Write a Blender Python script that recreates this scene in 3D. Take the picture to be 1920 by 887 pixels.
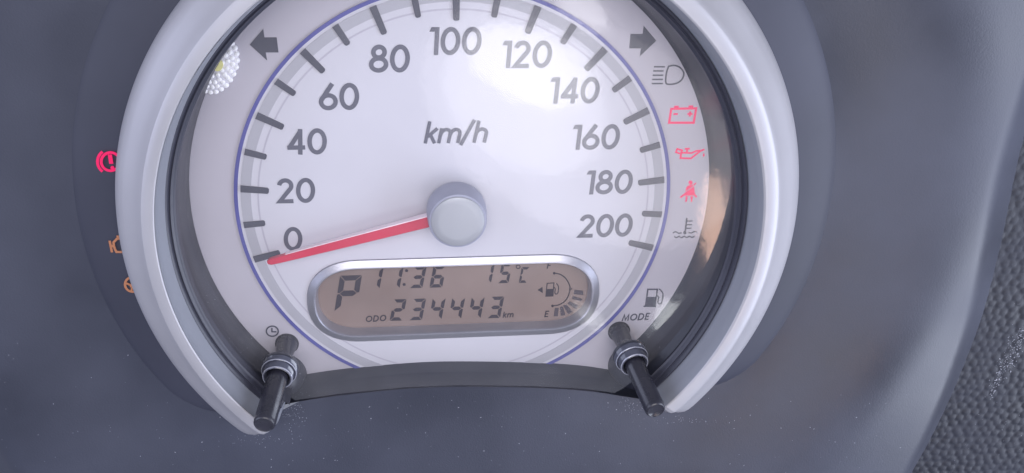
import bpy, bmesh, math, random
from mathutils import Matrix, Vector

# ------------------------------------------------------------------ reset
for o in list(bpy.data.objects):
    bpy.data.objects.remove(o, do_unlink=True)
scene = bpy.context.scene
COL = scene.collection
random.seed(7)

# ------------------------------------------------------------------ frame of the place
# the dial is upright: u = world X, v = world Z, w (out of the dial) = world -Y. All modelling in millimetres.
BASE_Z = 0.15
def D(u, v, w):
    return Vector((u * 0.001, -w * 0.001, v * 0.001 + BASE_Z))

# ------------------------------------------------------------------ camera
FPX = 1700.0
RX, RY, RZ = 0.4328201, 0.1060762, -0.0188417
TX, TY, TZ = -15.7797880, 8.9623722, -262.8849757
RM = Matrix.Rotation(RX, 3, 'X') @ Matrix.Rotation(RY, 3, 'Y') @ Matrix.Rotation(RZ, 3, 'Z')   # camera from dial
CAMP = -(RM.transposed() @ Vector((TX, TY, TZ)))                                              # camera in dial mm
M3 = Matrix(((1, 0, 0), (0, 0, -1), (0, 1, 0)))                                               # world from dial
cam_d = bpy.data.cameras.new('camera')
cam = bpy.data.objects.new('camera', cam_d)
COL.objects.link(cam)
cam.matrix_world = Matrix.Translation(D(*CAMP)) @ (M3 @ RM.transposed()).to_4x4()
cam_d.sensor_width = 36.0
cam_d.lens = FPX / 1920.0 * 36.0
cam_d.clip_start = 0.01
cam_d.clip_end = 50.0
scene.camera = cam

def px(x, y, w=0.0):
    """photo pixel -> (u, v) in mm on the plane that lies w mm in front of the dial"""
    d = RM.transposed() @ Vector(((x - 960.0) / FPX, -(y - 443.5) / FPX, -1.0))
    t = (w - CAMP.z) / d.z
    q = CAMP + t * d
    return (q.x, q.y)

# ------------------------------------------------------------------ light and exposure
scene.view_settings.view_transform = 'Standard'
scene.view_settings.look = 'None'
scene.view_settings.exposure = 0.0
scene.view_settings.gamma = 1.0
scene.render.engine = 'CYCLES'
world = bpy.data.worlds.new('World')
scene.world = world
world.use_nodes = True
bg = world.node_tree.nodes['Background']
bg.inputs['Color'].default_value = (0.53, 0.57, 0.72, 1)
bg.inputs['Strength'].default_value = 0.42

def area(name, loc, target, sx, sy, power, color, shape='RECTANGLE', roll=0.0):
    l = bpy.data.lights.new(name, 'AREA')
    l.shape = shape
    l.size = sx
    l.size_y = sy
    l.energy = power
    l.color = color
    o = bpy.data.objects.new(name, l)
    COL.objects.link(o)
    o.location = loc
    q = (Vector(target) - Vector(loc)).to_track_quat('-Z', 'Y')
    o.rotation_euler = (q.to_matrix() @ Matrix.Rotation(roll, 3, 'Z')).to_euler()
    return o

# broad daylight from the side windows, above and behind the camera, then two added lamps
area('side_window_light', D(0, 330, 770), D(0, 0, 0), 0.6, 0.4, 4.6, (1.0, 0.97, 0.975))
area('panel_sheen_lamp', D(600, -110, 330), D(140, -20, 10), 0.35, 0.7, 4.6, (0.78, 0.84, 1.0))  # added lamp for the sheen and bright edge on the right panel
area('ring_tint_lamp', D(-620, 120, 300), D(-60, 0, 10), 0.6, 0.5, 2.4, (0.70, 0.76, 1.0))  # added blue lamp that tints the left slope of the ring

# the lens: a plane, 10.5 mm off the dial at its foot and farther off at its head
LENS_A, LENS_B = 12.9, 0.042
def lens_w(u, v):
    return LENS_A + LENS_B * v
def lens_px(x, y):
    w = 13.0
    for _ in range(6):
        u, v = px(x, y, w)
        w = lens_w(u, v)
    return Vector((u, v, w))
LN = Vector((0, -LENS_B, 1)).normalized()
def mirror_light(name, cx, cy, wpx, hpx, dist, radiance, color, shape, roll=0.0):
    """an added lamp, aimed so its mirror image makes glare at one place in the lens"""
    P = lens_px(cx, cy)
    d = (P - CAMP)
    r = d - 2 * d.dot(LN) * LN
    pos = P + r.normalized() * dist
    k = (d.length + dist) / FPX * 0.001
    sx, sy = wpx * k, hpx * k
    a = sx * sy * (1.0 if shape == 'RECTANGLE' else math.pi / 4)
    o = area(name, D(*pos), D(*P), sx, sy, radiance * math.pi * a, color, shape, roll)
    o.data.spread = math.radians(70)
    return o
mirror_light('upper_glare_lamp', 1000, 122, 250, 140, 420, 0.62, (1.0, 0.98, 1.0), 'ELLIPSE', -0.3)  # this and the next five: added unseen lamps, only for lens glare
mirror_light('mid_glare_lamp', 985, 190, 330, 240, 440, 0.38, (1.0, 0.98, 1.0), 'ELLIPSE', -0.6)
mirror_light('top_glare_lamp', 1092, 14, 120, 50, 420, 1.0, (1.0, 0.98, 1.0), 'ELLIPSE', -0.6)
mirror_light('pale_glare_lamp', 1085, 235, 640, 380, 460, 0.34, (1.0, 0.97, 1.0), 'ELLIPSE', -0.45)
mirror_light('lower_right_glare_lamp', 1262, 598, 64, 64, 400, 0.6, (0.95, 0.98, 1.0), 'RECTANGLE', -0.2)
mirror_light('display_end_glare_lamp', 1104, 594, 70, 26, 400, 0.5, (1.0, 1.0, 1.0), 'ELLIPSE', -0.6)
mirror_light('warm_hand_stand_in_lamp', 1346, 440, 54, 225, 380, 1.25, (1.0, 0.62, 0.45), 'ELLIPSE', 0.25)  # added lamp standing for a hand mirrored in the lens

# ------------------------------------------------------------------ materials
def lin(c):
    c = c / 255.0
    return c / 12.92 if c <= 0.04045 else ((c + 0.055) / 1.055) ** 2.4
def S(r, g, b, k=1.0):
    return (lin(r) * k, lin(g) * k, lin(b) * k)

def material(name, color, rough=0.5, metal=0.0, spec=0.5, var=0.0, vscale=40.0, bump=0.0, bscale=400.0, coat=0.0,
             rvar=0.0, emit=None, estr=0.0):
    m = bpy.data.materials.new(name)
    m.use_nodes = True
    nt = m.node_tree
    b = nt.nodes['Principled BSDF']
    b.inputs['Base Color'].default_value = (*color, 1)
    b.inputs['Roughness'].default_value = rough
    b.inputs['Metallic'].default_value = metal
    b.inputs['Specular IOR Level'].default_value = spec
    b.inputs['Coat Weight'].default_value = coat
    tc = nt.nodes.new('ShaderNodeTexCoord')
    if var > 0 or rvar > 0:
        n = nt.nodes.new('ShaderNodeTexNoise')
        n.inputs['Scale'].default_value = vscale
        n.inputs['Detail'].default_value = 5
        nt.links.new(tc.outputs['Object'], n.inputs['Vector'])
        if var > 0:
            r = nt.nodes.new('ShaderNodeMix')
            r.data_type = 'RGBA'
            r.inputs[6].default_value = (*[c * (1 - var) for c in color], 1)
            r.inputs[7].default_value = (*[min(1, c * (1 + var)) for c in color], 1)
            vr = nt.nodes.new('ShaderNodeMapRange')
            vr.inputs['From Min'].default_value = 0.32
            vr.inputs['From Max'].default_value = 0.68
            nt.links.new(n.outputs['Fac'], vr.inputs['Value'])
            nt.links.new(vr.outputs['Result'], r.inputs[0])
            nt.links.new(r.outputs[2], b.inputs['Base Color'])
        if rvar > 0:
            mr = nt.nodes.new('ShaderNodeMapRange')
            mr.inputs['From Min'].default_value = 0.3
            mr.inputs['From Max'].default_value = 0.7
            mr.inputs['To Min'].default_value = max(0.02, rough - rvar)
            mr.inputs['To Max'].default_value = min(1, rough + rvar)
            nt.links.new(n.outputs['Fac'], mr.inputs['Value'])
            nt.links.new(mr.outputs['Result'], b.inputs['Roughness'])
    if bump > 0:
        n2 = nt.nodes.new('ShaderNodeTexNoise')
        n2.inputs['Scale'].default_value = bscale
        n2.inputs['Detail'].default_value = 3
        nt.links.new(tc.outputs['Object'], n2.inputs['Vector'])
        bp = nt.nodes.new('ShaderNodeBump')
        bp.inputs['Strength'].default_value = bump
        bp.inputs['Distance'].default_value = 0.0002
        nt.links.new(n2.outputs['Fac'], bp.inputs['Height'])
        nt.links.new(bp.outputs['Normal'], b.inputs['Normal'])
    if emit:
        b.inputs['Emission Color'].default_value = (*emit, 1)
        b.inputs['Emission Strength'].default_value = estr
    return m

MAT = dict(
    face=material('silver_dial_paint', (0.575, 0.565, 0.62), 0.45, 0.0, 0.4, var=0.03, vscale=25, bump=0.10, bscale=2500),
    band=material('grey_dial_paint', (0.465, 0.44, 0.495), 0.5, 0.0, 0.4, var=0.03, vscale=30, bump=0.08, bscale=2500),
    scale=material('scale_ring_paint', (0.40, 0.395, 0.44), 0.5, 0.0, 0.4, var=0.03, vscale=30),
    groove=material('groove_paint', (0.45, 0.43, 0.50), 0.5),
    blue=material('blue_ring_paint', S(80, 80, 148), 0.4, var=0.08, vscale=60),
    ink=material('grey_ink', S(92, 92, 105), 0.45, var=0.08, vscale=300),
    tickink=material('tick_ink', S(76, 76, 88), 0.45, var=0.08, vscale=300),
    ink2=material('dark_ink', S(66, 66, 80), 0.5, var=0.05, vscale=300),
    red=material('lit_red_symbol', S(205, 20, 80), 0.45, emit=S(240, 30, 112), estr=0.34),
    amber=material('lit_amber_symbol', S(165, 112, 84), 0.4, emit=S(240, 150, 100), estr=0.06),
    needle=material('red_needle', S(200, 50, 78), 0.4, coat=0.1, var=0.05, vscale=80),
    needle_lit_edge=material('needle_lit_edge', S(240, 222, 228), 0.35),
    hub=material('hub_grey', S(150, 152, 170), 0.4, 0.0, 0.5, var=0.04, vscale=200),
    cap=material('hub_cap_satin', S(166, 168, 174), 0.42, 0.3, 0.4, var=0.03, vscale=60, bump=0.05, bscale=3000),
    silver=material('satin_silver_paint', (0.42, 0.415, 0.455), 0.44, 0.3, 0.45, var=0.03, vscale=40, bump=0.06, bscale=4000, rvar=0.05),
    innerband=material('grey_inner_band', S(132, 135, 146), 0.5, 0.0, 0.35, var=0.04, vscale=40, bump=0.06, bscale=4000),
    lcdbez=material('display_bezel_silver', (0.44, 0.44, 0.50), 0.34, 0.7, 0.5, var=0.03, vscale=60, bump=0.05, bscale=3000),
    lcd=material('display_glass', S(135, 117, 110), 0.25, 0.0, 0.4, var=0.14, vscale=32),
    seg=material('display_segment', S(50, 43, 52), 0.5, 0.0, 0.2),
    segdim=material('pale_display_segment', S(80, 72, 79), 0.5, 0.0, 0.2),
    wall=material('tunnel_black', S(42, 44, 56), 0.38, 0.0, 0.5, var=0.12, vscale=60, bump=0.08, bscale=1500),
    rubber=material('gasket_rubber', S(56, 57, 70), 0.42, var=0.1, vscale=80),
    panel=material('panel_plastic', S(61, 64, 78), 0.40, 0.0, 0.5, var=0.26, vscale=17, bump=0.22, bscale=1900, rvar=0.10),
    smoke=material('smoked_plastic', S(60, 62, 76), 0.5, 0.0, 0.35, var=0.2, vscale=14),
    pad=material('grained_dash', S(40, 42, 53), 0.55, 0.0, 0.4, var=0.25, vscale=60, bump=0.2, bscale=2500, rvar=0.1),
    knob=material('knob_black', S(46, 46, 56), 0.28, 0.0, 0.5, var=0.12, vscale=150, bump=0.05, bscale=2500, rvar=0.1),
    collar=material('collar_gloss', S(74, 76, 90), 0.14, 0.0, 0.8, var=0.15, vscale=250, rvar=0.06),
    rim=material('collar_rim', S(170, 172, 188), 0.18, 0.3, 0.7),
    hole=material('socket_black', S(40, 40, 50), 0.6),
    dust=material('dust', S(165, 167, 180), 0.8),
    mirrored_lamp_bead=material('reflection_bead', S(250, 249, 252), 0.3, 0.0, 0.8, var=0.05, vscale=900),
    mirrored_lamp_base=material('reflection_base', S(215, 213, 222), 0.3, 0.0, 0.6),
    yellow=material('reflection_yellow', S(244, 238, 160), 0.25),
)

def lens_material():
    m = bpy.data.materials.new('clear_lens')
    m.use_nodes = True
    nt = m.node_tree
    nt.nodes.clear()
    out = nt.nodes.new('ShaderNodeOutputMaterial')
    tr = nt.nodes.new('ShaderNodeBsdfTransparent')
    tr.inputs['Color'].default_value = (0.99, 0.99, 1, 1)
    gl = nt.nodes.new('ShaderNodeBsdfGlossy')
    gl.inputs['Roughness'].default_value = 0.07
    df = nt.nodes.new('ShaderNodeBsdfDiffuse')
    df.inputs['Color'].default_value = (0.8, 0.8, 0.88, 1)
    fr = nt.nodes.new('ShaderNodeFresnel')
    fr.inputs['IOR'].default_value = 1.5
    tc = nt.nodes.new('ShaderNodeTexCoord')
    n = nt.nodes.new('ShaderNodeTexNoise')
    n.inputs['Scale'].default_value = 60
    n.inputs['Detail'].default_value = 6
    nt.links.new(tc.outputs['Object'], n.inputs['Vector'])
    mr = nt.nodes.new('ShaderNodeMapRange')
    mr.inputs['From Min'].default_value = 0.35
    mr.inputs['From Max'].default_value = 0.75
    mr.inputs['To Min'].default_value = 0.03
    mr.inputs['To Max'].default_value = 0.065
    nt.links.new(n.outputs['Fac'], mr.inputs['Value'])
    n2 = nt.nodes.new('ShaderNodeTexNoise')
    n2.inputs['Scale'].default_value = 260
    n2.inputs['Detail'].default_value = 2
    nt.links.new(tc.outputs['Object'], n2.inputs['Vector'])
    bp = nt.nodes.new('ShaderNodeBump')
    bp.inputs['Strength'].default_value = 0.06
    bp.inputs['Distance'].default_value = 0.0003
    nt.links.new(n2.outputs['Fac'], bp.inputs['Height'])
    nt.links.new(bp.outputs['Normal'], gl.inputs['Normal'])
    m1 = nt.nodes.new('ShaderNodeMixShader')
    nt.links.new(mr.outputs['Result'], m1.inputs[0])
    nt.links.new(tr.outputs[0], m1.inputs[1])
    nt.links.new(df.outputs[0], m1.inputs[2])
    m2 = nt.nodes.new('ShaderNodeMixShader')
    nt.links.new(fr.outputs[0], m2.inputs[0])
    nt.links.new(m1.outputs[0], m2.inputs[1])
    nt.links.new(gl.outputs[0], m2.inputs[2])
    nt.links.new(m2.outputs[0], out.inputs[0])
    return m
MAT['lens'] = lens_material()

# ------------------------------------------------------------------ object helpers
ORG = {}
def tag(o, label=None, cat=None, group=None, kind=None):
    if label: o['label'] = label
    if cat: o['category'] = cat
    if group: o['group'] = group
    if kind: o['kind'] = kind
    return o
def thing(name, origin, label, cat, group=None):
    o = bpy.data.objects.new(name, None)
    o.empty_display_size = 0.01
    o.location = D(*origin)
    COL.objects.link(o)
    ORG[o.name] = D(*origin)
    return tag(o, label, cat, group)

class MB:
    """collects faces in dial millimetres"""
    def __init__(self):
        self.v, self.f, self.s = [], [], []
    def add(self, verts, faces, smooth=False):
        b = len(self.v)
        self.v += [tuple(p) for p in verts]
        self.f += [tuple(i + b for i in f) for f in faces]
        self.s += [smooth] * len(faces)
    def prism(self, poly, w0, w1):
        n = len(poly)
        a = sum(poly[i][0] * poly[(i + 1) % n][1] - poly[(i + 1) % n][0] * poly[i][1] for i in range(n))
        if a < 0: poly = poly[::-1]
        vs = [(p[0], p[1], w1) for p in poly] + [(p[0], p[1], w0) for p in poly]
        fs = [tuple(range(n))] + [(i, n + i, n + (i + 1) % n, (i + 1) % n) for i in range(n)]
        self.add(vs, fs)
    def stroke(self, pts, width, w0, w1, closed=False):
        n = len(pts)
        h = width / 2
        L, R = [], []
        for i in range(n):
            p = Vector(pts[i][:2])
            a = Vector(pts[i - 1][:2]) if (i > 0 or closed) else None
            b = Vector(pts[(i + 1) % n][:2]) if (i < n - 1 or closed) else None
            d1 = (p - a).normalized() if a is not None else None
            d2 = (b - p).normalized() if b is not None else None
            if d1 is None: d1 = d2
            if d2 is None: d2 = d1
            n1 = Vector((-d1.y, d1.x)); n2 = Vector((-d2.y, d2.x))
            m = (n1 + n2)
            if m.length < 1e-6: m = n1.copy()
            m.normalize()
            k = h / max(0.45, m.dot(n1))
            L.append(p + m * k); R.append(p - m * k)
        vs = []
        for i in range(n):
            vs += [(L[i].x, L[i].y, w1), (R[i].x, R[i].y, w1), (R[i].x, R[i].y, w0), (L[i].x, L[i].y, w0)]
        fs = []
        for i in range(n if closed else n - 1):
            a, b = 4 * i, 4 * ((i + 1) % n)
            fs += [(a, a + 1, b + 1, b), (a + 1, a + 2, b + 2, b + 1), (a + 3, a, b, b + 3)]
        if not closed:
            e = 4 * (n - 1)
            fs += [(0, 3, 2, 1), (e, e + 1, e + 2, e + 3)]
        self.add(vs, fs)
    def disc(self, c, r, w0, w1, n=32):
        self.prism([(c[0] + r * math.cos(2 * math.pi * i / n), c[1] + r * math.sin(2 * math.pi * i / n)) for i in range(n)], w0, w1)
    def annulus(self, c, r0, r1, w0, w1, n=180):
        vs, fs = [], []
        for i in range(n):
            a = 2 * math.pi * i / n
            ca, sa = math.cos(a), math.sin(a)
            vs += [(c[0] + r1 * ca, c[1] + r1 * sa, w0), (c[0] + r1 * ca, c[1] + r1 * sa, w1),
                   (c[0] + r0 * ca, c[1] + r0 * sa, w1), (c[0] + r0 * ca, c[1] + r0 * sa, w0)]
        for i in range(n):
            a, b = 4 * i, 4 * ((i + 1) % n)
            fs += [(a, b, b + 1, a + 1), (a + 1, b + 1, b + 2, a + 2), (a + 2, b + 2, b + 3, a + 3)]
        self.add(vs, fs)
    def loops(self, rings, closed=True, smooth=True, cap0=False, cap1=False):
        """skins a list of equally long loops"""
        n = len(rings[0])
        vs = [p for r in rings for p in r]
        fs = []
        for k in range(len(rings) - 1):
            for i in range(n if closed else n - 1):
                j = (i + 1) % n
                fs.append((k * n + i, k * n + j, (k + 1) * n + j, (k + 1) * n + i))
        self.add(vs, fs, smooth)
        b = len(self.v) - len(vs)
        if cap0:
            self.f.append(tuple(b + i for i in range(n))[::-1]); self.s.append(False)
        if cap1:
            self.f.append(tuple(b + (len(rings) - 1) * n + i for i in range(n))); self.s.append(False)
    def tube(self, axis0, axis1, prof, n=40, cap0=True, cap1=True):
        """prof: (t along the axis, radius)"""
        A, B = Vector(axis0), Vector(axis1)
        z = (B - A).normalized()
        x = z.orthogonal().normalized()
        y = z.cross(x)
        rings = []
        for t, r in prof:
            c = A + (B - A) * t
            rings.append([tuple(c + (x * math.cos(2 * math.pi * i / n) + y * math.sin(2 * math.pi * i / n)) * r) for i in range(n)])
        self.loops(rings, True, True, cap0, cap1)
    def build(self, name, mat, parent=None, origin=(0, 0, 0), sharp=35, recalc=False):
        org = ORG[parent.name] if parent is not None else D(*origin)
        me = bpy.data.meshes.new(name)
        me.from_pydata([tuple(D(*p) - org) for p in self.v], [], self.f)
        me.update()
        me.materials.append(MAT[mat])
        for pl, s in zip(me.polygons, self.s):
            pl.use_smooth = s
        if recalc:
            bm = bmesh.new(); bm.from_mesh(me)
            bmesh.ops.recalc_face_normals(bm, faces=bm.faces)
            bm.to_mesh(me); bm.free()
        if any(self.s):
            me.set_sharp_from_angle(angle=math.radians(sharp))
        o = bpy.data.objects.new(name, me)
        COL.objects.link(o)
        if parent is not None:
            o.parent = parent
        else:
            o.location = org
        ORG[o.name] = org
        return o

def bevel(o, width_mm, seg=2):
    md = o.modifiers.new('bevel', 'BEVEL')
    md.width = width_mm * 0.001
    md.segments = seg
    md.limit_method = 'ANGLE'
    md.angle_limit = math.radians(40)
    return o

def arc(cx, cy, rx, ry, a0, a1, n=24):
    return [(cx + rx * math.cos(math.radians(a0 + (a1 - a0) * i / n)), cy + ry * math.sin(math.radians(a0 + (a1 - a0) * i / n))) for i in range(n + 1)]
def ring_pts(cx, cy, rx, ry, n=40):
    return arc(cx, cy, rx, ry, 0, 360 * (n - 1) / n, n - 1)
def smooth(t):
    t = max(0.0, min(1.0, t))
    return t * t * (3 - 2 * t)
def spline(pts, k=8):
    """Catmull-Rom through the points"""
    out = []
    for i in range(len(pts) - 1):
        p0 = pts[max(0, i - 1)]; p1 = pts[i]; p2 = pts[i + 1]; p3 = pts[min(len(pts) - 1, i + 2)]
        for j in range(k):
            t = j / k
            out.append(tuple(0.5 * (2 * p1[c] + (p2[c] - p0[c]) * t + (2 * p0[c] - 5 * p1[c] + 4 * p2[c] - p3[c]) * t * t
                                   + (3 * p1[c] - p0[c] - 3 * p2[c] + p3[c]) * t ** 3) for c in range(len(p1))))
    out.append(tuple(pts[-1]))
    return out
def interp(x, xs, ys):
    if x <= xs[0]: return ys[0]
    for i in range(len(xs) - 1):
        if x <= xs[i + 1]:
            return ys[i] + (ys[i + 1] - ys[i]) * (x - xs[i]) / (xs[i + 1] - xs[i])
    return ys[-1]

# ------------------------------------------------------------------ lettering: strokes in a box of height 1
def glyph(ch):
    """width, [(closed, points) strokes], [filled polygons]"""
    h = 0.075
    if ch == '0': return 0.70, [(1, ring_pts(.35, .5, .275, .425, 48))], []
    if ch == '1': return 0.36, [], [[(0.0, .84), (0.07, 1.0), (.36, 1.0), (.36, 0), (.20, 0), (.20, .84)]]
    if ch == '2': return 0.66, [(0, arc(.32, .705, .225, .22, 172, -38, 22) + [(.115, .075), (.62, .075)])], []
    if ch == '4': return 0.70, [(0, [(.50, 0), (.50, .985)]), (0, [(.50, .90), (.105, .275)]), (0, [(.03, .275), (.68, .275)])], []
    if ch == '6': return 0.67, [(1, ring_pts(.335, .315, .26, .24, 44)), (0, [(.10, .40), (.26, .66), (.47, .985)])], []
    if ch == '8': return 0.68, [(1, ring_pts(.34, .735, .20, .19, 40)), (1, ring_pts(.34, .295, .265, .22, 44))], []
    if ch == 'k': return 0.52, [(0, [(.08, 0), (.08, 1)]), (0, [(.12, .30), (.46, .68)]), (0, [(.22, .40), (.47, 0)])], []
    if ch == 'm': return 0.98, [(0, [(.08, 0), (.08, .68)]), (0, [(.08, .35)] + arc(.29, .42, .19, .20, 170, 10, 10) + [(.48, .35), (.48, 0)]),
                                (0, [(.48, .35)] + arc(.69, .42, .19, .20, 170, 10, 10) + [(.88, .35), (.88, 0)])], []
    if ch == '/': return 0.42, [(0, [(.0, -.10), (.34, 1.04)])], []
    if ch == 'h': return 0.60, [(0, [(.08, 0), (.08, 1)]), (0, [(.08, .35)] + arc(.30, .42, .21, .20, 170, 10, 10) + [(.51, .35), (.51, 0)])], []
    if ch == 'M': return 1.0, [(0, [(.08, 0), (.17, .96), (.48, .14), (.79, .96), (.88, 0)])], []
    if ch == 'O': return 0.98, [(1, ring_pts(.46, .5, .40, .44, 40))], []
    if ch == 'D': return 0.86, [(1, [(.08, .05), (.30, .05)] + arc(.32, .5, .40, .45, -85, 85, 20) + [(.30, .95), (.08, .95)])], []
    if ch == 'E': return 0.62, [(0, [(.56, .95), (.08, .95), (.08, .05), (.56, .05)]), (0, [(.08, .51), (.50, .51)])], []
    if ch == 'F': return 0.60, [(0, [(.56, .95), (.08, .95), (.08, 0)]), (0, [(.08, .48), (.48, .48)])], []
    return 0.4, [], []
def lettering(mb, text, pos, h, sw, w, slant=0.0, rot=0.0, gap=0.06, xs=1.0, thick=0.12):
    """text centred on pos (u, v) in mm"""
    total = sum(glyph(c)[0] for c in text) * xs + gap * (len(text) - 1)
    x = -total / 2
    cr, sr = math.cos(rot), math.sin(rot)
    i = 0
    def T(p):
        a = (x + p[0] * xs + slant * (p[1] - 0.5)) * h
        b = (p[1] - 0.5) * h
        return (pos[0] + a * cr - b * sr, pos[1] + a * sr + b * cr)
    for c in text:
        gw, strokes, polys = glyph(c)
        for cl, pts in strokes:
            mb.stroke([T(p) for p in pts], sw * h, w, w + thick + 0.012 * i, bool(cl)); i += 1
        for pl in polys:
            mb.prism([T(p) for p in pl], w, w + thick + 0.012 * i); i += 1
        x += gw * xs + gap

class Z:
    """strokes traced in a zoomed view of the photograph, laid on a plane w"""
    def __init__(self, ox, oy, sc, w, thick=0.12):
        self.o = (ox, oy, sc); self.w = w; self.t = thick; self.mb = MB(); self.i = 0; self.k = 0.192
    def p(self, q):
        return px(self.o[0] + q[0] / self.o[2], self.o[1] + q[1] / self.o[2], self.w)
    def s(self, pts, width, closed=False):
        self.mb.stroke([self.p(q) for q in pts], width / self.o[2] * self.k, self.w, self.w + self.t + 0.012 * self.i, closed); self.i += 1
    def f(self, pts):
        self.mb.prism([self.p(q) for q in pts], self.w, self.w + self.t + 0.012 * self.i); self.i += 1
    def build(self, name, mat, parent):
        return self.mb.build(name, mat, parent, recalc=True)

# ================================================================== SPEEDOMETER DIAL
dial = thing('speedometer_dial', (0, -54, 0), 'silver speedometer dial with grey numerals 0 to 200 inside a thin blue ring', 'speedometer')
STEP = math.radians(10.45)
LC = (-0.8, -30.4)                     # display centre
LHW, LHH = 44.3, 13.9
def stadium(inset, w, n=28, power=2.35):
    """rounded slot outline: straight top and bottom, full round ends"""
    hw, hh = LHW - inset, LHH - inset
    r = hh
    pts = []
    ex = 1.18 * r                      # ends a little longer than a half circle
    for side, a0 in ((1, -90), (-1, 90)):
        for i in range(n + 1):
            a = math.radians(a0 + 180 * i / n)
            ca, sa = abs(math.cos(a)) ** (2 / power), math.copysign(abs(math.sin(a)) ** (2 / power), math.sin(a))
            pts.append((LC[0] + side * ((hw - ex) + ex * ca), LC[1] + r * sa, w))
    return pts

def holed_sheet(name, outer, holes, w, mat, parent):
    bm = bmesh.new()
    org = ORG[parent.name]
    edges = []
    for lp in [outer] + holes:
        vs = [bm.verts.new(D(p[0], p[1], w) - org) for p in lp]
        for i in range(len(vs)):
            edges.append(bm.edges.new((vs[i], vs[(i + 1) % len(vs)])))
    bmesh.ops.triangle_fill(bm, use_beauty=True, use_dissolve=False, edges=edges)
    bmesh.ops.recalc_face_normals(bm, faces=bm.faces)
    if sum(f.normal.y * f.calc_area() for f in bm.faces) > 0:
        bmesh.ops.reverse_faces(bm, faces=bm.faces)
    me = bpy.data.meshes.new(name)
    bm.to_mesh(me); bm.free()
    me.materials.append(MAT[mat])
    o = bpy.data.objects.new(name, me)
    COL.objects.link(o)
    o.parent = parent
    ORG[o.name] = org
    return o
holed_sheet('dial_face', ring_pts(0, 0, 62.0, 62.0, 240), [[q[:2] for q in stadium(1.0, 0)]], 0.0, 'face', dial)
mb = MB(); mb.annulus((0, 0.4), 61.0, 76.6, -1.2, -0.25, 240); mb.build('dial_band', 'band', dial)
mb = MB(); mb.annulus((0, 0), 61.85, 62.85, -0.2, 0.25, 240); mb.build('blue_ring', 'blue', dial)
mb = MB(); mb.annulus((0, 0), 58.2, 60.95, 0.0, 0.16, 240); mb.build('scale_ring', 'scale', dial)
mb = MB(); mb.annulus((0, 0), 56.0, 56.45, 0.0, 0.05, 240); mb.build('inner_ring', 'groove', dial)

for k in range(0, 201, 10):
    a = math.pi / 2 - (k - 100) / 10 * STEP
    r1, r0 = 61.0, (53.3 if k % 20 == 0 else 55.05)
    c, s = math.cos(a), math.sin(a)
    hw1, hw0 = (0.98, 0.82) if k % 20 == 0 else (0.90, 0.78)
    cham = 0.35
    poly = [(r1, -hw1), (r1, hw1), (r0 + cham, hw0), (r0, hw0 - cham), (r0, -hw0 + cham), (r0 + cham, -hw0)]
    mb = MB(); mb.prism([(x * c - y * s, x * s + y * c) for x, y in poly], 0.0, 0.55)
    mb.build('tick_mark', 'tickink', dial)

NUM = {'0': (549.5, 448), '20': (554.8, 357.5), '40': (575, 265.5), '60': (635.8, 181.2), '80': (730.4, 110), '100': (853.5, 77),
       '120': (987.5, 102), '140': (1077, 169.5), '160': (1117, 257), '180': (1142, 341.5), '200': (1135.5, 423)}
for t, (x, y) in NUM.items():
    mb = MB()
    lettering(mb, t, px(x, y), 7.45, 0.163, 0.0, slant=0.07, gap=0.065)
    mb.build('numeral', 'ink', dial, recalc=True)
mb = MB(); lettering(mb, 'km/h', px(857.5, 247.5), 6.4, 0.152, 0.0, slant=0.22, gap=0.04, xs=1.05)
mb.build('unit_lettering', 'ink', dial, recalc=True)
mb = MB(); lettering(mb, 'MODE', px(1193, 595), 2.3, 0.18, -0.25, slant=0.2, gap=0.12, rot=0.02, xs=1.0)
mb.build('mode_lettering', 'ink2', dial, recalc=True)

z = Z(340, 40, 4.927, -0.25); z.f([(632, 215), (757, 70), (768, 148), (882, 148), (898, 287), (780, 287), (793, 362)]); z.build('turn_arrow', 'ink2', dial)
z = Z(860, 0, 2.956, -0.25); z.f([(1095, 225), (1025, 142), (1020, 188), (952, 188), (945, 268), (1010, 268), (1003, 312)]); z.build('turn_arrow', 'ink2', dial)
z = Z(860, 0, 2.956, -0.25)
for x0, x1, y in ((1082, 1142, 370), (1078, 1135, 393), (1075, 1133, 417), (1072, 1131, 440), (1070, 1131, 463)): z.s([(x0, y), (x1, y)], 6)
z.s(spline([(1163, 368), (1190, 362), (1220, 370), (1242, 392), (1247, 415), (1235, 442), (1210, 460), (1175, 467), (1151, 463), (1147, 440), (1152, 400), (1163, 368)], 5)[:-1], 6.5, True)
z.build('headlight_symbol', 'ink2', dial)
z = Z(860, 0, 2.956, -0.25)
z.k = 0.235
z.s([(1178, 603), (1316, 600), (1302, 680), (1166, 680)], 8, True)
z.f([(1195, 586), (1219, 586), (1219, 601), (1193, 601)]); z.f([(1274, 585), (1299, 584), (1298, 599), (1273, 599)])
z.s([(1190, 632), (1214, 632)], 6.5); z.s([(1268, 631), (1295, 631)], 6.5); z.s([(1283, 618), (1280, 645)], 6.5)
z.build('battery_symbol', 'red', dial)
z = Z(860, 0, 2.956, -0.25)
z.k = 0.235
z.s([(1211, 825), (1238, 833), (1231, 853), (1204, 843)], 6, True)
z.s([(1234, 838), (1229, 876), (1287, 878), (1340, 836), (1362, 828)], 6.5)
z.s([(1234, 846), (1290, 848), (1318, 836), (1342, 834)], 6); z.s([(1253, 824), (1280, 824)], 6); z.s([(1266, 824), (1264, 846)], 6)
z.f([(1359, 846), (1363, 862), (1356, 869), (1352, 862)])
z.build('oil_symbol', 'red', dial)
z = Z(1240, 280, 3.168, -0.25)
z.k = 0.235
z.f(ring_pts(173, 198, 12, 13, 18))
z.f([(158, 215), (186, 212), (190, 216), (143, 250), (147, 228)]); z.f([(193, 220), (199, 264), (133, 266), (138, 259)])
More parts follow.
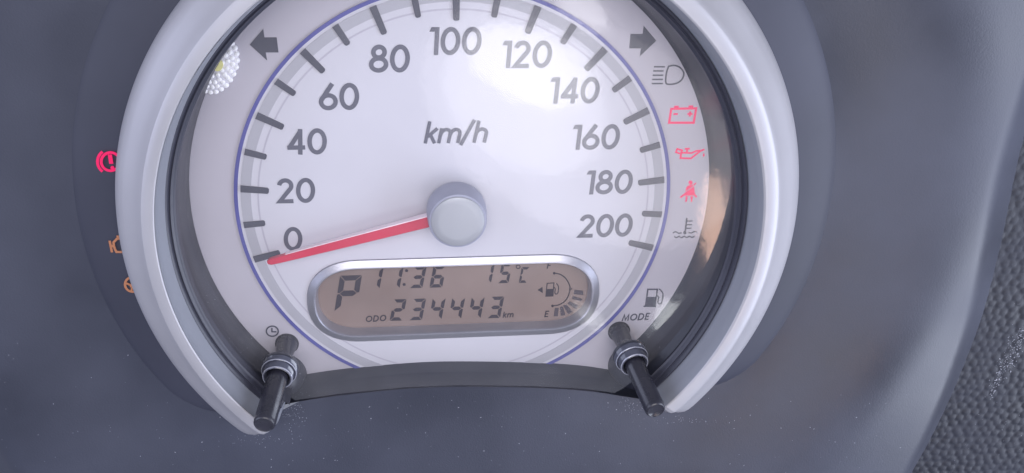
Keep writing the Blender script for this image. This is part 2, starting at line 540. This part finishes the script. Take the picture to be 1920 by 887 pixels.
z.s([(206, 199), (190, 213)], 5)
z.s([(112, 286), (134, 270), (196, 268), (209, 284)], 7)
z.f([(142, 280), (156, 280), (152, 300), (150, 311), (139, 309), (145, 298)]); z.f([(188, 279), (172, 280), (175, 300), (174, 311), (185, 308), (182, 297)])
z.build('seatbelt_symbol', 'red', dial)
z = Z(1240, 280, 3.168, -0.25)
z.s([(151, 408), (141, 492)], 8); z.f(ring_pts(139, 495, 9.5, 9.5, 18))
z.s([(152, 426), (185, 425)], 5.5); z.s([(150, 448), (181, 447)], 5.5); z.s([(148, 469), (178, 468)], 5.5)
z.s(spline([(68, 497), (85, 489), (102, 498), (120, 495)], 5), 5.5); z.s(spline([(160, 493), (178, 497), (194, 488), (209, 489)], 5), 5.5)
z.s(spline([(76, 517), (90, 524), (105, 516), (120, 524), (136, 516), (151, 524), (166, 516), (181, 523), (197, 515)], 4), 5.5)
z.build('temperature_symbol', 'ink2', dial)
z = Z(980, 460, 2.464, -0.25)
z.s([(578, 203), (622, 203), (611, 277), (568, 277)], 6, True); z.f([(572, 238), (617, 238), (611, 278), (566, 278)]); z.s([(558, 281), (616, 281)], 6)
z.s(spline([(620, 232), (628, 240), (624, 262), (632, 270), (642, 262), (648, 226), (640, 210), (630, 201)], 5), 5)
z.build('fuel_symbol', 'ink2', dial)
z = Z(400, 560, 2.956, -0.25)
z.s(ring_pts(327, 180, 33, 28, 36), 6.5, True); z.s([(325, 162), (325, 183), (350, 183)], 6)
z.build('clock_symbol', 'ink2', dial)
KN = ((-52.2, -44.3), (50.8, -44.5))
for c in KN:
    mb = MB(); mb.disc(c, 3.55, -0.25, 0.0, 40); mb.build('knob_socket', 'hole', dial)

# ================================================================== NEEDLE
needle = thing('speedometer_needle', (-0.5, -0.2, 0), 'red needle with round silver hub resting on the zero mark', 'needle')
HC = (-0.5, -0.2)
def hub_ring(r, w, n=72):
    return [(HC[0] + r * math.cos(2 * math.pi * i / n), HC[1] + r * math.sin(2 * math.pi * i / n), w) for i in range(n)]
mb = MB(); mb.loops([hub_ring(3.0, 0.0), hub_ring(3.0, 2.4)], cap0=True); mb.build('spindle', 'hub', needle, sharp=50)
mb = MB(); mb.loops([hub_ring(8.5, 2.4), hub_ring(8.55, 5.3), hub_ring(8.5, 5.7), hub_ring(8.2, 10.3), hub_ring(8.0, 10.8), hub_ring(7.45, 10.95)], cap0=True)
mb.build('hub', 'hub', needle, sharp=50)
mb = MB(); mb.loops([hub_ring(7.5, 10.7), hub_ring(7.45, 11.15), hub_ring(7.2, 11.35), hub_ring(5.0, 11.42), hub_ring(2.5, 11.45), hub_ring(0.3, 11.46)], cap1=True)
mb.build('hub_cap', 'cap', needle, sharp=60)
NA = math.radians(194.3)
def npt(r, s, w):
    return (HC[0] + r * math.cos(NA) - s * math.sin(NA), HC[1] + r * math.sin(NA) + s * math.cos(NA), w)
mb = MB()
rings = []
for r, hwid, wt, wb in ((7.9, 1.58, 6.4, 4.2), (30, 1.35, 6.1, 4.2), (52.5, 1.0, 5.8, 4.2), (54.9, 0.88, 5.75, 4.25), (55.7, 0.45, 5.6, 4.4)):
    rings.append([npt(r, -hwid, wb), npt(r, -hwid, wt - .15), npt(r, -hwid + .2, wt), npt(r, hwid - .2, wt), npt(r, hwid, wt - .15), npt(r, hwid, wb)])
mb.loops(rings, True, False, True, True)
pointer = mb.build('pointer', 'needle', needle, recalc=True)
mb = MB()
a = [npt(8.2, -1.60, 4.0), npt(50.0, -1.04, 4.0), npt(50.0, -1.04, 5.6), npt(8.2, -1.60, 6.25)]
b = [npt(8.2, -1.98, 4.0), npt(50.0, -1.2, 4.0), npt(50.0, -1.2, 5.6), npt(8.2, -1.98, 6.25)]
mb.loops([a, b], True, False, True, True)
mb.build('painted_lit_edge', 'needle_lit_edge', needle, recalc=True)  # the needle's lit upper side, painted as a pale strip

# ================================================================== INFORMATION DISPLAY
lcd = thing('information_display', (LC[0], LC[1] - LHH, 0), 'rounded silver framed display showing P, 11:36, 15 degrees and odometer 234443 km', 'display')
LW = -3.0
prof = [(-0.05, -0.3), (-0.02, 0.25), (0.15, 0.5), (1.7, 1.15), (2.1, 1.35), (2.35, 1.38), (2.55, 1.2), (2.75, 0.6), (3.0, LW + 0.05)]
mb = MB(); mb.loops([stadium(i, w) for i, w in prof], True, True)
mb.build('display_frame', 'lcdbez', lcd, sharp=30, recalc=True)
mb = MB(); mb.prism([q[:2] for q in stadium(1.2, 0)], LW - 0.8, LW)
screen = mb.build('screen', 'lcd', lcd)
SEGS = {'0': 'abcdef', '1': 'bc', '2': 'abged', '3': 'abgcd', '4': 'fgbc', '5': 'afgcd', '6': 'afgedc', 'P': 'abfge', 'C': 'afed'}
def segpoly(s, t, g):
    """seven-segment shapes in a unit-height digit of width W"""
    W = 0.56
    h = 0.5
    k = t * 0.55
    if s == 'a': return [(g, 1), (W - g, 1), (W - t - g * .5, 1 - t), (t + g * .5, 1 - t)]
    if s == 'd': return [(g, 0), (W - g, 0), (W - t - g * .5, t), (t + g * .5, t)]
    if s == 'g': return [(t * .35 + g, h), (t + g, h + k), (W - t - g, h + k), (W - t * .35 - g, h), (W - t - g, h - k), (t + g, h - k)]
    if s == 'f': return [(0, 1 - g), (t, 1 - t - g), (t, h + k + g), (t * .4, h + g * .8), (0, h + g * 1.6)]
    if s == 'b': return [(W, 1 - g), (W, h + g * 1.6), (W - t * .4, h + g * .8), (W - t, h + k + g), (W - t, 1 - t - g)]
    if s == 'e': return [(0, g), (0, h - g * 1.6), (t * .4, h - g * .8), (t, h - k - g), (t, t + g)]
    if s == 'c': return [(W, g), (W - t, t + g), (W - t, h - k - g), (W - t * .4, h - g * .8), (W, h - g * 1.6)]
def seg_digit(ch, x, y, hpx, wpx, shear=0.2, t=0.15, g=0.026, name='digit'):
    """digit whose lower left corner is at pixel x, y"""
    first = None
    for s in SEGS[ch]:
        poly = []
        for a, b in segpoly(s, t, g):
            X = x + a / 0.56 * wpx + shear * b * hpx
            Y = y - b * hpx - 0.03 * a / 0.56 * wpx
            poly.append(px(X, Y, LW))
        mb = MB(); mb.prism(poly, LW + 0.02, LW + 0.10)
        if first is None:
            dg = bpy.data.objects.new(name, None)
            dg.empty_display_size = 0.003
            COL.objects.link(dg); dg.parent = lcd; ORG[dg.name] = ORG[lcd.name]
            first = dg
        mb.build('segment', 'seg', first)
for i, c in enumerate('234443'):
    seg_digit(c, 730.5 + i * 36.6, 601.4 - i * 0.96, 40, 24)
for c, x, y in (('1', 687.5, 541.8), ('1', 725, 541.2), ('3', 768, 540.2), ('6', 805, 539.3)):
    seg_digit(c, x, y, 40.5, 24)
for c, x, y in (('1', 900.5, 531.5), ('5', 933.5, 531), ('C', 972.5, 530.4)):
    seg_digit(c, x, y, 37 if c != 'C' else 29.5, 20 if c != 'C' else 15)
seg_digit('P', 627, 584, 67, 41, shear=0.16, t=0.14, g=0.016)
def lz(name, fn, mat='seg'):
    z = Z(560, 460, 3.31, LW + 0.02, 0.08); fn(z); return z.build(name, mat, lcd)
lz('colon', lambda z: (z.f(ring_pts(655, 243, 10, 9, 12)), z.f(ring_pts(670, 157, 10, 9, 12))))
lz('degree_mark', lambda z: z.s(ring_pts(1362, 133, 12, 11, 16), 5, True))
mb = MB(); lettering(mb, 'ODO', px(705.6, 597, LW), 2.05, 0.17, LW + .02, slant=0.2, gap=0.12, rot=0.03, thick=.08); mb.build('odo_lettering', 'seg', lcd, recalc=True)
mb = MB(); lettering(mb, 'km', px(953.5, 589.5, LW), 2.1, 0.16, LW + .02, slant=0.2, gap=0.1, rot=0.03, thick=.08); mb.build('unit_lettering', 'seg', lcd, recalc=True)
mb = MB(); lettering(mb, 'E', px(1025.5, 588.5, LW), 2.1, 0.17, LW + .02, slant=0.2, rot=0.03, thick=.08); mb.build('empty_mark', 'seg', lcd, recalc=True)
mb = MB(); lettering(mb, 'F', px(1030, 497.5, LW), 2.1, 0.17, LW + .02, slant=0.2, rot=0.03, thick=.08); mb.build('full_mark', 'seg', lcd, recalc=True)
lz('gauge_arc', lambda z: (z.s(spline([(1585, 172), (1622, 180), (1655, 203), (1678, 240), (1684, 272), (1672, 316), (1648, 350), (1612, 370), (1574, 376)], 5), 6),
                           z.f(ring_pts(1586, 173, 8, 8, 10)), z.s([(1678, 271), (1698, 270)], 6), z.f(ring_pts(1575, 376, 8, 8, 10))))
lz('pump_symbol', lambda z: (z.s([(1542, 236), (1584, 233), (1578, 314), (1534, 316)], 5, True), z.f([(1538, 272), (1581, 270), (1578, 316), (1533, 318)]),
                             z.s(spline([(1584, 260), (1592, 270), (1590, 296), (1600, 302), (1610, 290), (1612, 256), (1600, 236)], 4), 5),
                             z.f([(1483, 277), (1513, 258), (1515, 296)])))
for q in ([(1712, 275), (1765, 281), (1768, 308), (1706, 303)], [(1702, 314), (1762, 332), (1752, 347), (1696, 332)],
          [(1682, 347), (1735, 372), (1722, 396), (1668, 362)], [(1640, 372), (1664, 368), (1700, 412), (1672, 428)],
          [(1590, 388), (1614, 388), (1608, 440), (1582, 440)], [(1622, 382), (1640, 378), (1656, 432), (1626, 438)]):
    lz('gauge_bar', lambda z: z.f(q), 'segdim')

# ================================================================== BEZEL RING
ring = thing('bezel_ring', (2, -64, 12), 'wide satin silver horseshoe ring around the speedometer', 'bezel')
RC = 2.0
T0, T1 = -46.3, 226.8
def lathe(prof, t0, t1, n, cu, cv=0.0, taper=None):
    rings = []
    for i in range(n + 1):
        th = t0 + (t1 - t0) * i / n
        a = math.radians(th)
        k = taper(th) if taper else 0.0
        row = []
        for j, (r, w, fr) in enumerate(prof):
            rr = r + fr * k
            row.append((cu(fr, j) + rr * math.cos(a), cv + rr * math.sin(a), w))
        rings.append(row)
    return rings
def taper(th):
    e = min(th - T0, T1 - th)
    return -(1 - math.sqrt(max(0.0, 1 - (1 - min(1, e / 4.5)) ** 2))) if e < 4.5 else 0.0
RP = [(79.5, 26.7, 0.0), (79.62, 26.9, 0.2), (79.9, 27.08, 0.3), (80.4, 27.13, 0.4), (82.2, 26.95, 2.0), (83.1, 26.65, 3.0), (83.5, 26.35, 3.2),
      (84.6, 25.2, 4.0), (86.6, 23.2, 5.4), (88.7, 21.6, 7.0), (90.5, 20.0, 8.5), (91.8, 18.3, 9.5), (92.4, 16.6, 10.0), (92.3, 6.5, 10.0)]
IP = [(78.2, 17.0, 0), (78.4, 18.7, 0), (79.0, 23.5, 0), (79.42, 26.5, 0.0), (79.5, 26.78, 0.0)]
def end_drop(rows):
    n = len(rows) - 1
    for i, row in enumerate(rows):
        e = min(i, n - i) * (T1 - T0) / n
        if e < 3.0:
            k = math.sqrt(max(0.0, 1 - (1 - e / 3.0) ** 2))
            rows[i] = [(u, v, 11.0 + (w - 11.0) * k if w > 11 else w) for u, v, w in row]
    return rows
mb = MB()
rg = end_drop(lathe(RP, T0, T1, 360, lambda f, j: interp(j, [0, 3, 6, 13], [1.8, 2.0, 2.3, 2.7]), 0.0, taper))
mb.loops(rg, False, True)
mb.f += [tuple(range(len(RP))), tuple(len(mb.v) - len(RP) + i for i in range(len(RP)))[::-1]]; mb.s += [False, False]
mb.build('silver_ring', 'silver', ring, sharp=20, recalc=True)
mb = MB(); mb.loops(end_drop(lathe(IP, T0, T1, 360, lambda f, j: interp(j, [0, 4], [1.35, 1.95]))), False, True)
mb.build('inner_band', 'innerband', ring, sharp=40, recalc=True)
GP = [(78.5, 18.9, 0), (78.1, 19.0, 0), (77.9, 18.6, 0), (77.85, 17.6, 0), (77.6, 17.2, 0), (77.2, 17.4, 0), (77.0, 17.1, 0), (76.95, 16.0, 0), (76.6, 15.6, 0), (76.3, 15.4, 0), (76.2, 13.0, 0)]
mb = MB(); mb.loops(lathe(GP, T0 + 1, T1 - 1, 240, lambda f, j: 1.2), False, True)
mb.build('gasket', 'rubber', ring, sharp=40, recalc=True)
WP = [(76.5, 15.2, 0), (76.3, 10.0, 0), (75.6, 4.0, 0), (74.9, 0.0, 0), (74.8, -0.24, 0)]
mb = MB(); mb.loops(lathe(WP, T0 - 0.8, T1 + 0.8, 240, lambda f, j: 1.0 - 0.3 * j, 0.5), False, True)
mb.build('tunnel_wall', 'wall', ring, sharp=60, recalc=True)

# ================================================================== INSTRUMENT PANEL
panel = thing('instrument_panel', (0, -140, 8), 'dark blue grey plastic panel surrounding the silver ring', 'panel')
ARC_U = [-62, -56, -48.7, -35.9, -16.7, -0.6, 22.4, 39.2, 51.3, 58, 64]
ARC_V = [-61.5, -59.6, -58.0, -56.4, -55.1, -55.2, -56.8, -58.9, -61.6, -63.2, -65]
def arc_v(u):
    return interp(u, ARC_U, ARC_V)
ARC = [q for q in spline(list(zip(ARC_U, ARC_V)), 10) if -53.5 < q[0] < 58.5]
PC = (2.0, 0.0)
def rin_arc(th):
    """distance from the ring centre to the lower arc in direction th"""
    c, s = math.cos(th), math.sin(th)
    lo, hi = 20.0, 120.0
    for _ in range(40):
        m = (lo + hi) / 2
        if PC[1] + m * s > arc_v(PC[0] + m * c): lo = m
        else: hi = m
    return lo
OUT = spline([(172, 200), (178, 120), (177, 60), (175, 15.9), (177, -13.9), (178.5, -40), (178, -58), (176, -79), (170, -106), (157, -137), (118, -165), (60, -190),
              (0, -198), (-60, -192), (-105, -165), (-128, -130), (-143, -98), (-151, -70), (-156, -30), (-158, 10), (-156, 60), (-150, 120), (-140, 200), (0, 230), (172, 200)], 8)
OUTP = sorted((math.atan2(v - PC[1], u - PC[0]) % (2 * math.pi), math.hypot(u - PC[0], v - PC[1])) for u, v in OUT[:-1])
OA = [OUTP[-1][0] - 2 * math.pi] + [a for a, _ in OUTP] + [OUTP[0][0] + 2 * math.pi]
OR = [OUTP[-1][1]] + [r for _, r in OUTP] + [OUTP[0][1]]
def rout(th):
    return interp(th % (2 * math.pi), OA, OR)
HALO_R, HALO_C = 105.2, (3.2, 2.0)
def bottom_mix(th):
    d = abs(((math.degrees(th) - 270.2 + 180) % 360) - 180)     # degrees from straight down
    return 1 - smooth((d - 40.5) / 6.0)
def rin(th):
    m = bottom_mix(th)
    d = abs(((math.degrees(th) - 270.2 + 180) % 360) - 180)
    top = 90.5 + 10.5 * smooth((d - 52) / 10.0)
    return top if m <= 0 else top * (1 - m) + rin_arc(th) * m
def panel_w_polar(r, th):
    t = (r - 104) / 50.0
    dd = abs(((math.degrees(th) - 270.2 + 180) % 360) - 180)
    m = 1 - smooth((dd - 22) / 50.0)
    side = 8.8 + 7.5 * smooth(t) - 0.0022 * max(0.0, r - 122.0) ** 2 * smooth((math.cos(th) + 0.2) / 0.6)
    bot = 10.5 + 6.0 * smooth((r - 56.0) / 98.0)
    w = side * (1 - m) + bot * m
    e = rout(th) - r
    if e < 23.0:                      # rolled edge: fillet, then a slope down to the seam
        w -= 0.048 * (23.0 - e) ** 2 if e > 16.5 else 2.03 + 0.624 * (16.5 - e)
    return w
def panel_w(u, v):
    return panel_w_polar(math.hypot(u - PC[0], v - PC[1]), math.atan2(v - PC[1], u - PC[0]))
mb = MB()
NT, NR = 480, 64
rows = []
for j in range(NR + 1):
    row = []
    for i in range(NT):
        th = 2 * math.pi * i / NT
        a, b = rin(th), rout(th)
        f = j / NR
        if j <= 8: r = a + (12.0) * (j / 8) ** 1.3
        elif j >= NR - 24: r = b - 24.0 * ((NR - j) / 24.0) ** 1.1
        else: r = a + 12.0 + (b - 24.0 - a - 12.0) * (j - 8) / (NR - 32)
        row.append((PC[0] + r * math.cos(th), PC[1] + r * math.sin(th), panel_w_polar(r, th)))
    rows.append(row)
mb.loops(rows, True, True)
last = rows[-1]
mb.loops([last, [(p[0], p[1], p[2] - 8) for p in last]], True, True)
mb.build('panel_surface', 'panel', panel, sharp=50, recalc=True)
# lower cover: the dark lip between the dial and the panel
mb = MB()
up = [(u, v, 0) for u, v in ARC]
rows = []
for dv, w in ((0.0, 10.9), (-0.12, 10.2), (1.05, 5.6), (1.35, 5.0), (1.55, 4.6), (2.2, -0.2)):
    rows.append([(u, v + dv, w) for u, v, _ in up])
mb.loops(rows, False, True)
mb.build('lower_lip', 'wall', panel, sharp=30, recalc=True)
for cu, cv in ((-55.0, -55.5), (56.0, -57.0)):                 # rounded dark corners where the lip meets the ring
    mb = MB()
    mb.loops([[(cu + r * math.cos(k * math.pi / 20), cv + r * math.sin(k * math.pi / 20), w) for k in range(40)] for r, w in ((8.0, -0.2), (7.7, 2.5), (6.8, 5.0), (5.2, 7.0), (2.8, 8.2), (0.2, 8.6))], True, True, False, True)
    mb.build('corner_boss', 'wall', panel, sharp=60, recalc=True)
# smoked surround of the ring
mb = MB()
HP = [(88.5, 13.2), (92.0, 12.8), (96.0, 12.1), (100.0, 11.2), (103.0, 10.2), (104.6, 9.5), (105.4, 8.9), (105.6, 6.0)]
rows = []
for i in range(241):
    th = math.radians(-41 + (222 + 41) * i / 240)
    row = []
    e = min(i, 240 - i) * 263 / 240
    kk = math.sqrt(max(0.0, 1 - (1 - min(1, e / 11.0)) ** 2))
    for r, w in HP:
        f = (r - 88.5) / 16.8 * kk
        r = 88.5 + (r - 88.5) * kk
        row.append((2.7 * (1 - f) + HALO_C[0] * f + r * math.cos(th), HALO_C[1] * f + r * math.sin(th), w))
    rows.append(row)
mb.loops(rows, False, True)
halo = mb.build('smoked_surround', 'smoke', panel, sharp=45, recalc=True)
# lit warning symbols on the smoked surround, half hidden by the ring
def halo_sym(name, mat, fn):
    z = Z(120, 240, 2.463, 0, 0.1); z.w = 0
    hw = 12.95
    z.w = hw; fn(z); return z.build(name, mat, panel)
def brake(z):
    z.s(ring_pts(215, 155, 43, 42, 36), 9, True); z.s(arc(215, 155, 60, 58, 128, 232, 14), 9); z.s([(212, 122), (219, 165)], 13); z.f(ring_pts(224, 183, 9, 8, 14))
halo_sym('brake_warning_symbol', 'red', brake)
def engine(z):
    z.s([(211, 520), (222, 574)], 8); z.s([(216, 547), (231, 544)], 8)
    z.s([(231, 545), (229, 528), (246, 510), (290, 512), (300, 540), (296, 572), (243, 572), (236, 560)], 8, True); z.s([(243, 500), (275, 502)], 7)
halo_sym('engine_warning_symbol', 'amber', engine)
def wheel(z):
    z.s(ring_pts(318, 722, 36, 34, 30), 8, True); z.f(ring_pts(316, 728, 12, 11, 14)); z.s([(284, 715), (316, 728), (312, 752)], 7)
halo_sym('steering_warning_symbol', 'amber', wheel)

# ================================================================== GRAINED DASHBOARD beside the panel
def pebbles(u, v):
    sp = 3.1
    row = round(v / (sp * 0.8))
    best = 9.0
    for dr in (-1, 0, 1):
        rr = row + dr
        off = 0.5 * (rr % 2)
        c0 = round(u / sp - off)
        for dc in (-1, 0, 1):
            cc = c0 + dc
            h = math.sin(cc * 127.1 + rr * 311.7) * 43758.5453
            h2 = math.sin(cc * 269.5 + rr * 183.3) * 43758.5453
            cu = (cc + off + 0.55 * (h - math.floor(h) - 0.5)) * sp
            cv = (rr + 0.55 * (h2 - math.floor(h2) - 0.5)) * sp * 0.8
            dd = math.hypot(u - cu, (v - cv) * 1.15)
            best = min(best, dd)
    t = best / 1.5
    return 0.32 * (1 - t * t) ** 0.7 if t < 1 else 0.0
def dash_w(u, v):
    return 3.2 + 0.05 * (u - 160) + 0.012 * (v + 60)
mb = MB()
NU, NV = 230, 460
U0, U1, V0, V1 = 140.0, 212.0, -150.0, 60.0
vs = []
for j in range(NV + 1):
    v = V0 + (V1 - V0) * j / NV
    for i in range(NU + 1):
        u = U0 + (U1 - U0) * i / NU
        vs.append((u, v, dash_w(u, v) + pebbles(u, v)))
fs = [(j * (NU + 1) + i, j * (NU + 1) + i + 1, (j + 1) * (NU + 1) + i + 1, (j + 1) * (NU + 1) + i) for j in range(NV) for i in range(NU)]
mb.add(vs, fs, True)
dash = mb.build('dashboard', 'pad', None, origin=(180, -150, 2), sharp=180)
tag(dash, 'black pebble grained dashboard beyond the edge of the smooth panel', 'dashboard', kind='structure')

# ================================================================== KNOBS
def make_knob(base, tip, label):
    k = thing('adjustment_knob', (base[0], base[1], 0), label, 'knob', 'push knobs below the dial')
    A = (base[0], base[1], -0.1); B = (tip[0], tip[1], 33.0)
    mb = MB(); mb.tube(A, B, [(0.0, 3.3), (0.03, 3.05), (0.10, 2.75), (0.2, 2.6), (0.33, 2.55)], 40, False, True); mb.build('lower_stem', 'knob', k, sharp=50, recalc=True)
    mb = MB(); mb.tube(A, B, [(0.30, 2.75), (0.34, 2.95), (0.60, 3.0), (0.955, 3.05), (0.985, 2.95), (1.0, 2.62), (1.001, 2.45), (0.997, 2.3)], 44, True, True)
    mb.build('stem', 'knob', k, sharp=50, recalc=True)
    mb = MB(); mb.tube(A, B, [(0.31, 5.3), (0.355, 5.25), (0.372, 5.1), (0.378, 4.85), (0.372, 4.5), (0.33, 4.3)], 44, False, False); c = mb.build('collar', 'collar', k, sharp=50, recalc=True)
    mb = MB(); mb.tube(A, B, [(0.36, 4.6), (0.42, 4.4), (0.445, 4.15), (0.45, 3.8), (0.435, 3.4), (0.39, 3.0)], 44, False, False); mb.build('inner_ring', 'collar', c, sharp=50, recalc=True)
    mb = MB(); mb.tube(A, B, [(0.29, 5.45), (0.305, 5.5), (0.32, 5.4), (0.32, 4.4)], 48, False, False); mb.build('mount', 'wall', k, sharp=50, recalc=True)
    for t, r, q in ((0.372, 5.0, 0.17), (0.442, 4.2, 0.2)):
        mb = MB(); mb.tube(A, B, [(t + q / 33 * math.sin(a * math.pi / 4), r + q * math.cos(a * math.pi / 4)) for a in range(9)], 44, False, False); mb.build('rim', 'rim', c, recalc=True)
    return k
make_knob((-52.2, -44.3), (-55.0, -49.9), 'black push knob under the clock symbol')
make_knob((50.8, -44.5), (54.9, -51.4), 'black push knob under the word MODE')

# ================================================================== CLEAR LENS
mb = MB()
NTL = 200
loop = []
for i in range(NTL):
    th = 2 * math.pi * i / NTL
    r = 76.9
    c, s = math.cos(th), math.sin(th)
    if 1.2 * 0 + r * s < arc_v(1.2 + r * c) + 0.4:
        lo, hi = 20.0, r
        for _ in range(30):
            m = (lo + hi) / 2
            if m * s > arc_v(1.2 + m * c) + 0.4: lo = m
            else: hi = m
        r = lo
    loop.append((1.2 + r * c, r * s))
rings = [[(1.2 + (u - 1.2) * f, v * f, lens_w(1.2 + (u - 1.2) * f, v * f)) for u, v in loop] for f in (1.0, 0.75, 0.5, 0.25, 0.02)]
mb.loops(rings, True, True, False, True)
lens = mb.build('clear_lens', 'lens', None, origin=(0, -56, 11), sharp=180, recalc=True)
tag(lens, 'dusty clear plastic lens over the speedometer dial', 'lens')

# ================================================================== LAMP REFLECTION in the lens, modelled as white beads
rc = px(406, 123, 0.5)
refl = thing('beaded_lamp_reflection', (rc[0], rc[1], -0.2), 'lamp reflection modelled as white beads with yellow centre beside the left turn arrow', 'lamp reflection')
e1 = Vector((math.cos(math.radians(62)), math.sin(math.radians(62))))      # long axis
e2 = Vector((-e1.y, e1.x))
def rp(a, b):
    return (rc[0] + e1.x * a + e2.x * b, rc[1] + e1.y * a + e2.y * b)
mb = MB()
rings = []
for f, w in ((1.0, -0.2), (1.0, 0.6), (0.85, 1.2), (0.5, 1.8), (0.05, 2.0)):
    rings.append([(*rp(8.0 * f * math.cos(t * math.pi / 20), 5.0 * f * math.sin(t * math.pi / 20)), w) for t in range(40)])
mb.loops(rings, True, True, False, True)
mb.build('reflection_body', 'mirrored_lamp_base', refl, recalc=True)
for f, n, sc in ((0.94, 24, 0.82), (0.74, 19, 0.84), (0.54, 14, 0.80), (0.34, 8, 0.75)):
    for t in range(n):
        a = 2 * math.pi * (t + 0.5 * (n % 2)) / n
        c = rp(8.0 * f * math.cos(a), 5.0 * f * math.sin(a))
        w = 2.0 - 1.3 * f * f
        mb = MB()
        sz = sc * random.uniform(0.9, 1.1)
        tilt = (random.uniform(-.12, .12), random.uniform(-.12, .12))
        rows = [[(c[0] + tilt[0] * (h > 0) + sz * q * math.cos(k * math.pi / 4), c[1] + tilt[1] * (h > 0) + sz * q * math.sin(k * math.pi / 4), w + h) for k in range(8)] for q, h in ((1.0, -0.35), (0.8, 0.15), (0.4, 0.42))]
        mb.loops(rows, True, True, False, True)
        mb.build('mirrored_lamp_bead', 'mirrored_lamp_bead', refl, recalc=True)
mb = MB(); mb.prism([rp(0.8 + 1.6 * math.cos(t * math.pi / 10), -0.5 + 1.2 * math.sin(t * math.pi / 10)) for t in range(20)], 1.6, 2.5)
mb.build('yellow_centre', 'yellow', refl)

# ================================================================== DUST
mb = MB()
def speck(u, v, w, s, n=(0, 0, 1)):
    a = random.uniform(0, math.pi)
    l, b = s * random.uniform(0.6, 1.6), s * random.uniform(0.35, 0.7)
    ca, sa = math.cos(a), math.sin(a)
    q = [(u + x * ca - y * sa, v + x * sa + y * ca, w) for x, y in ((-l, 0), (0, -b), (l, 0), (0, b))]
    q.append((u, v, w + s * 0.5))
    mb.add(q, [(0, 1, 4), (1, 2, 4), (2, 3, 4), (3, 0, 4)])
for _ in range(230):
    x, y = random.uniform(430, 1700), random.uniform(735, 887)
    if random.random() < 0.25: x, y = random.uniform(0, 450), random.uniform(640, 887)
    u, v = px(x, y, 14)
    if math.hypot(u - 2.7, v) < 93.5 and not (-52 < u < 52): continue
    if -64 < u < 64 and v > arc_v(u) - 1.2: continue
    speck(u, v, panel_w(u, v) + 0.02, random.choice((0.07, 0.09, 0.11, 0.14, 0.2)))
for cx, cy, n, sx, sy in ((548, 770, 170, 14, 22), (1188, 752, 150, 18, 14), (490, 824, 50, 40, 5), (1275, 792, 45, 40, 5)):
    for _ in range(n):
        u, v = px(random.gauss(cx, sx), random.gauss(cy, sy), 12)
        if -64 < u < 64 and v > arc_v(u) - 0.6: continue
        speck(u, v, panel_w(u, v) + 0.02, random.choice((0.07, 0.1, 0.13, 0.18)))
for _ in range(260):
    t = random.random()
    x, y = 1858 + (1925 - 1858) * t + random.gauss(0, 3 + 9 * t), 735 + (605 - 735) * t + random.gauss(0, 6)
    u, v = px(x, y, 4)
    speck(u, v, dash_w(u, v) + max(0.1, pebbles(u, v)) + 0.02, random.choice((0.12, 0.18, 0.25, 0.34)))
for _ in range(170):
    u, v = px(random.uniform(1700, 1920), random.uniform(560, 887), 4)
    if math.hypot(u - PC[0], v - PC[1]) < rout(math.atan2(v - PC[1], u - PC[0])) + 0.5: continue
    speck(u, v, dash_w(u, v) + max(0.1, pebbles(u, v)) + 0.02, random.choice((0.07, 0.1, 0.14, 0.2)))
for _ in range(120):
    t = random.uniform(0, 1)
    th = math.radians(random.uniform(-50, 12))
    r = rout(th) - abs(random.gauss(0, 2.2))
    speck(PC[0] + r * math.cos(th), PC[1] + r * math.sin(th), panel_w_polar(r, th) + 0.02, random.choice((0.08, 0.12, 0.16)))
for _ in range(70):                                    # specks lying on the lens by its edge
    th = math.radians(random.choice((random.uniform(-60, 40), random.uniform(195, 235))))
    r = 76 - abs(random.gauss(0, 6))
    u, v = 1.2 + r * math.cos(th), r * math.sin(th)
    if v < arc_v(u) + 1.0: continue
    speck(u, v, lens_w(u, v) + 0.03, random.choice((0.06, 0.08, 0.1, 0.13)))
dust = mb.build('dust', 'dust', None, origin=(0, -100, 14))
tag(dust, 'pale dust specks scattered over the dark panel and dashboard', 'dust', kind='stuff')
